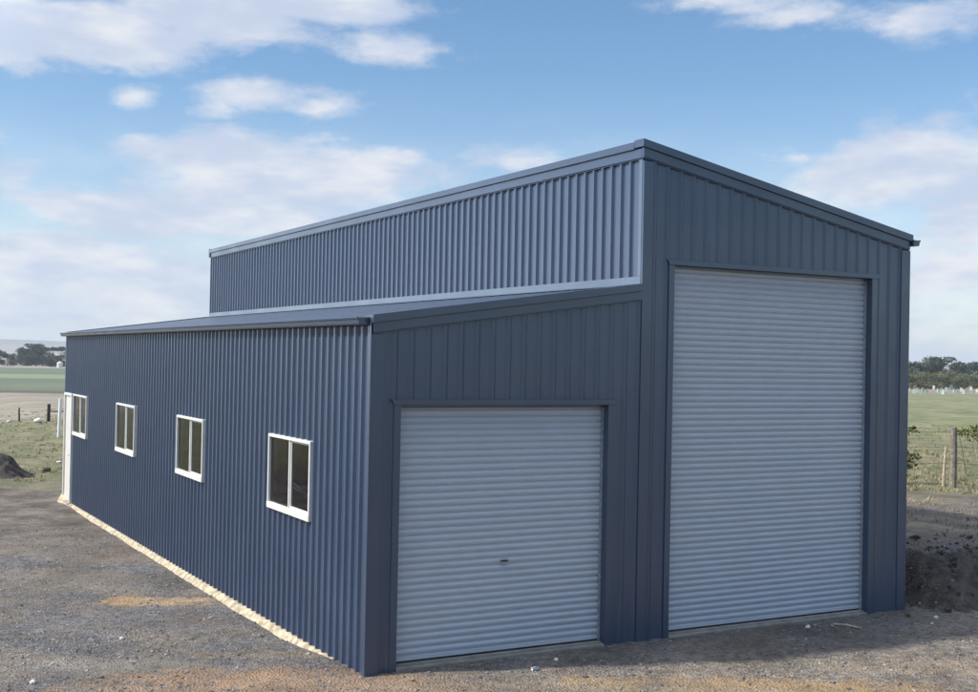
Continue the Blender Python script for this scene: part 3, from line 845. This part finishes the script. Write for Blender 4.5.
TL = [ # px, base py, height, kind, mat, label
 (-30, 366, 8.5, 'round', 'leafA', 'tree beyond the left edge of the photograph', 0),
 (-16, 366, 9, 'round', 'leafA', 'tree just outside the left edge of the photograph', 1),
 (-3, 366, 8.0, 'round', 'leafA', 'rounded dark tree cut by the left edge of the photograph', 2),
 (7, 366, 5.6, 'bushy', 'leafA', 'low sloping tree between the left edge and the gap in the belt', 0),
 (14, 365.5, 3.6, 'bushy', 'leafB', 'lowest pale bush in the gap of the left tree belt', 1),
 (22, 365.5, 8.3, 'round', 'leafA', 'dark tree just right of the gap in the left belt', 3),
 (29, 366, 9, 'bushy', 'leafA', 'bushy dark tree second right of the gap in the left belt', 1),
 (36, 366, 10, 'round', 'leafA', 'tallest dark tree in the middle of the left belt', 0),
 (43, 366, 9.4, 'bushy', 'leafA', 'dense dark tree left of the first flat-topped tree', 2),
 (52, 366.5, 8.4, 'umbrella', 'leafA', 'flat-topped tree with sky under its crown', 0),
 (50, 367, 5, 'bushy', 'leafA', 'low dark bush under the first flat-topped tree', 3),
 (61, 366.5, 8.8, 'umbrella', 'leafA', 'flat-topped tree nearest the shed on the left', 1),
 (58, 367, 5.0, 'bushy', 'leafA', 'low dark bush between the two flat-topped trees', 0),
 (69, 367, 8, 'bushy', 'leafA', 'dark tree mostly hidden behind the left end of the shed', 2),
]
for i, (px, py, H, k, mt, lab, v) in enumerate(TL): tree(px, py, H*.84, k, mt, lab, LG, v, i*1.9, 1.08 if k != 'umbrella' else 1.05)
TR = [
 (893, 387, 6.8, 'round', 'leafA', 'dark tree mostly hidden by the right corner of the shed', 0),
 (908, 387, 6.7, 'round', 'leafA', 'dark tree rising beside the right corner of the shed', 1),
 (918, 387, 6.3, 'round', 'leafA', 'rounded dark tree with a small dip on its left, right belt', 3),
 (928, 387, 6.6, 'round', 'leafA', 'dark tree left of the tallest one in the right belt', 2),
 (938, 387, 7.8, 'round', 'leafA', 'tallest dark tree of the right belt, left of its widest gap', 0),
 (948, 387, 5.2, 'bushy', 'leafA', 'low dark tree just right of the tallest one', 1),
 (957, 387, 6.9, 'round', 'leafA', 'pointed dark tree above the round fence post', 3),
 (966, 387, 5.6, 'bushy', 'leafA', 'low dark tree right of the pointed one', 2),
 (977, 387, 7.6, 'round', 'leafA', 'tall dark tree cut by the right edge of the photograph', 1),
 (990, 387, 7, 'round', 'leafA', 'tree just outside the right edge of the photograph', 2),
 (1004, 387, 7, 'bushy', 'leafA', 'tree beyond the right edge of the photograph', 0),
 (912, 389, 3.6, 'bushy', 'leafB', 'olive bush at the foot of the belt beside the shed corner', 0),
 (923, 389, 4.0, 'bushy', 'leafB', 'broad olive bush before the dark trees, second from the shed', 1),
 (934, 389, 3.6, 'bushy', 'leafB', 'olive bush in front of the tallest tree of the right belt', 2),
 (944, 389, 4.2, 'bushy', 'leafB', 'pale olive bush just right of the tallest tree', 3),
 (955, 389, 3.2, 'bushy', 'leafB', 'small olive bush below the pointed tree', 0),
 (964, 389, 3.8, 'bushy', 'leafB', 'olive bush right of the pointed tree', 1),
 (975, 389, 3.6, 'bushy', 'leafB', 'olive bush at the right edge of the photograph', 2),
]
for i, (px, py, H, k, mt, lab, v) in enumerate(TR): tree(px, py, H*1.04, k, mt, lab, RG, v, i*2.3, 1.2)
# tree guards before the right belt
first = {}
gl = [(910, 392), (914, 395), (917, 394), (920.5, 396), (923, 393), (927, 394), (934, 391), (938, 394), (940.5, 395), (943.5, 396), (946, 393), (951, 391), (954, 394), (958, 394.5), (961, 393), (964, 395.5), (967, 394), (971, 392), (974, 395), (977, 394)]
for i, (px, py) in enumerate(gl):
    g0 = ground_at(px, py-1.5); mt = 'guard2' if i in (6, 12, 14, 17, 19) else 'guard1'
    if mt not in first:
        b = MB(); b.prism([(.28*math.cos(a), .28*math.sin(a)) for a in (0.2, 2.3, 4.4)], -.05, .95, lambda p, z: (p[0], p[1], z)); b.tube([(.3, 0, -.1), (.3, 0, 1.15)], .03, 5)
        o = b.build('tree_guard', mt); first[mt] = o
    else:
        o = first[mt].copy(); col.objects.link(o)
    o.location = g0; o.rotation_euler = (R(random.uniform(-6, 6)), R(random.uniform(-9, 9)), random.uniform(0, 6)); k_ = random.uniform(.45, .95); o.scale = (k_*1.25, k_*1.25, k_)
    tag(o, 'pale green plastic tree guard in the row before the right tree belt' if mt == 'guard1' else 'cream plastic tree guard in the row before the right tree belt',
        'tree guard', 'green tree guards in the right field' if mt == 'guard1' else 'cream tree guards in the right field')
# small pale tank at the foot of the left belt
g0 = ground_at(59.8, 367.5)
b = MB(); b.tube([(0, 0, -.2), (0, 0, 1.5), (0, 0, 1.9)], [.9, .9, .25], 16)
o = b.build('water_tank', 'tank'); o.location = g0; tag(o, 'tiny pale tank at the foot of the left tree belt by the shed', 'tank')

# ---------------------------------------------------------------- light and sky
SUN = Vector((-1.15, .36, 1.0)).normalized()
sl = bpy.data.lights.new('sun', 'SUN'); sl.energy = 4.4; sl.angle = R(2.6); sl.color = (1, .94, .86)
so = bpy.data.objects.new('sun', sl); col.objects.link(so); so.rotation_euler = SUN.to_track_quat('Z', 'Y').to_euler(); so.location = (-20, 10, 20)
w = bpy.data.worlds.new('World'); scene.world = w; w.use_nodes = True
N = NT(w.node_tree); N.n.clear(); out = N.new('ShaderNodeOutputWorld')
sky = N.new('ShaderNodeTexSky', sky_type='NISHITA'); sky.sun_disc = False
sky.sun_elevation = math.asin(SUN.z); sky.sun_rotation = math.atan2(SUN.x, SUN.y); sky.altitude = 100; sky.air_density = 1.0; sky.dust_density = 0; sky.ozone_density = 2.2
SKYS = .108
bg1 = N.new('ShaderNodeBackground'); bg1.inputs[1].default_value = SKYS; hs = N.new('ShaderNodeHueSaturation'); hs.inputs['Saturation'].default_value = 1.15; N.l.new(sky.outputs[0], hs.inputs['Color']); N.l.new(hs.outputs[0], bg1.inputs[0])
tc = N.new('ShaderNodeTexCoord'); D = tc.outputs['Generated']
sp = N.new('ShaderNodeSeparateXYZ'); N.l.new(D, sp.inputs[0])
az = N.math('ARCTAN2', sp.outputs[0], sp.outputs[1]); el = N.math('ARCSINE', sp.outputs[2])
st = N.vmath('MULTIPLY', D, (1, 1, 2.6))
wn_ = N.new('ShaderNodeTexNoise'); wn_.inputs['Scale'].default_value = 7; wn_.inputs['Detail'].default_value = 3; N.l.new(st, wn_.inputs['Vector'])
ws_ = N.new('ShaderNodeSeparateColor'); N.l.new(wn_.outputs['Color'], ws_.inputs[0])
warp = N.math('SUBTRACT', ws_.outputs[0], .5); warp2 = N.math('SUBTRACT', ws_.outputs[1], .5)
azw = N.math('ADD', az, N.math('MULTIPLY', warp, .08)); elw = N.math('ADD', el, N.math('MULTIPLY', warp2, .035))
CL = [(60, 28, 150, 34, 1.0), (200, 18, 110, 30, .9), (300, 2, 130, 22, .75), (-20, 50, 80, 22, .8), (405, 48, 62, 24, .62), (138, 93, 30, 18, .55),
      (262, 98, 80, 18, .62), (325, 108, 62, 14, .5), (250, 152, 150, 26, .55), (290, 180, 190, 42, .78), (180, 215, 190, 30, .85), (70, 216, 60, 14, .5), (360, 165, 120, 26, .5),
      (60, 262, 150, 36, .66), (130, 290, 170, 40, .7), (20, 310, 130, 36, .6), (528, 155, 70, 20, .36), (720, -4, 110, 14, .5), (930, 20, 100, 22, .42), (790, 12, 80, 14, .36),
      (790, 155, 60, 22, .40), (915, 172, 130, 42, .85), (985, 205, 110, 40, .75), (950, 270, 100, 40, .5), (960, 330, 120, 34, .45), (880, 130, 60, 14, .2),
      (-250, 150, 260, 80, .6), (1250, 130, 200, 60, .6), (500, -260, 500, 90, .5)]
acc = None
cmb = N.new('ShaderNodeCombineXYZ'); N.l.new(azw, cmb.inputs[0]); N.l.new(elw, cmb.inputs[1])
for px, py, rx, ry, s in CL:      # broad cloud banks: centre direction and angular size, broken up by the noise below
    d_ = ray(px, py); a0 = math.atan2(d_.x, d_.y); e0 = math.asin(d_.z)
    nd = N.new('ShaderNodeVectorMath', operation='MULTIPLY_ADD'); N.l.new(cmb.outputs[0], nd.inputs[0])
    nd.inputs[1].default_value = (F/rx, F/ry, 0); nd.inputs[2].default_value = (-a0*F/rx, -e0*F/ry, 0)
    k = N.math('MULTIPLY_ADD', N.vmath('LENGTH', nd.outputs[0]), -s*1.1, s*1.4)
    acc = k if acc is None else N.math('MAXIMUM', acc, k)
acc = N.math('MAXIMUM', acc, -.25)
wis = N.noise(N.vmath('MULTIPLY', D, (1, 1, 2.3)), 10, 8, .64, .12)
dens = N.math('MULTIPLY', N.ramp(N.math('ADD', acc, N.math('MULTIPLY', N.math('SUBTRACT', wis, .5), 1.7)), .08, .64), .94)
low = N.math('MULTIPLY', N.ramp(el, .24, .0, 0, .95), N.ramp(N.vmath('DOT_PRODUCT', D, (math.sin(YAW-.35), math.cos(YAW-.35), 0)), -.1, .6, .0, 1))      # thin milky veil towards the horizon
dens = N.math('MAXIMUM', dens, N.math('MULTIPLY', low, N.ramp(wis, .3, .7, .6, 1)))
dens = N.math('MAXIMUM', dens, N.math('MULTIPLY', N.ramp(el, .6, 1.05, 0, .85), N.ramp(wis, .35, .55)))   # unseen broken cloud overhead, added as fill for the shaded ground
shade = N.ramp(N.noise(N.vmath('ADD', N.vmath('MULTIPLY', D, (1, 1, 3)), (0, 0, .05)), 12, 3, .6), .35, .7)
bg2 = N.new('ShaderNodeBackground'); N.put(bg2.inputs[1], N.ramp(N.vmath('DOT_PRODUCT', D, tuple(SUN)), .25, .8, 1., 5.))   # clouds brighter sunward, boost added out of view to brighten the upper wall
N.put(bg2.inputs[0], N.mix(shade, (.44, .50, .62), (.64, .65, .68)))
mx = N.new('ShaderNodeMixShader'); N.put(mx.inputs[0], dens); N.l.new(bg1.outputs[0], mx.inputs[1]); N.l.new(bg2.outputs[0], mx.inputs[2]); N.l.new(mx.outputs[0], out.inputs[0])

# ---------------------------------------------------------------- air
if True:
    m = bpy.data.materials.new('air'); m.use_nodes = True; nt = m.node_tree; nt.nodes.clear()
    o_ = nt.nodes.new('ShaderNodeOutputMaterial'); pv = nt.nodes.new('ShaderNodeVolumePrincipled')
    pv.inputs['Density Attribute'].default_value = ''; m.cycles.homogeneous_volume = True; pv.inputs['Density'].default_value = .00030; pv.inputs['Color'].default_value = (.80, .86, .95, 1); pv.inputs['Anisotropy'].default_value = .1
    nt.links.new(pv.outputs[0], o_.inputs['Volume'])
    b = MB(); b.box(-4300, 4300, -4300, 4300, -14, 50); hz = b.build('haze', m); tag(hz, kind='stuff'); hz['label'] = 'thin pale haze over the plain'

# ---------------------------------------------------------------- camera and colour
cd = bpy.data.cameras.new('camera'); co = bpy.data.objects.new('camera', cd); col.objects.link(co); scene.camera = co
from mathutils import Matrix
mt = Matrix((AX[0], AX[1], -AX[2])).transposed().to_4x4(); mt.translation = CAM; co.matrix_world = mt
cd.sensor_width = 36; cd.lens = F/978*36; cd.clip_end = 12000; cd.clip_start = .1
vs_ = scene.view_settings; vs_.view_transform = 'Standard'; vs_.look = 'None'; vs_.exposure = .42; vs_.gamma = 1; vs_.use_curve_mapping = False
w.cycles.sampling_method = 'MANUAL'; w.cycles.sample_map_resolution = 512
scene.cycles.volume_bounces = 0; scene.cycles.max_bounces = 8; scene.cycles.transparent_max_bounces = 8
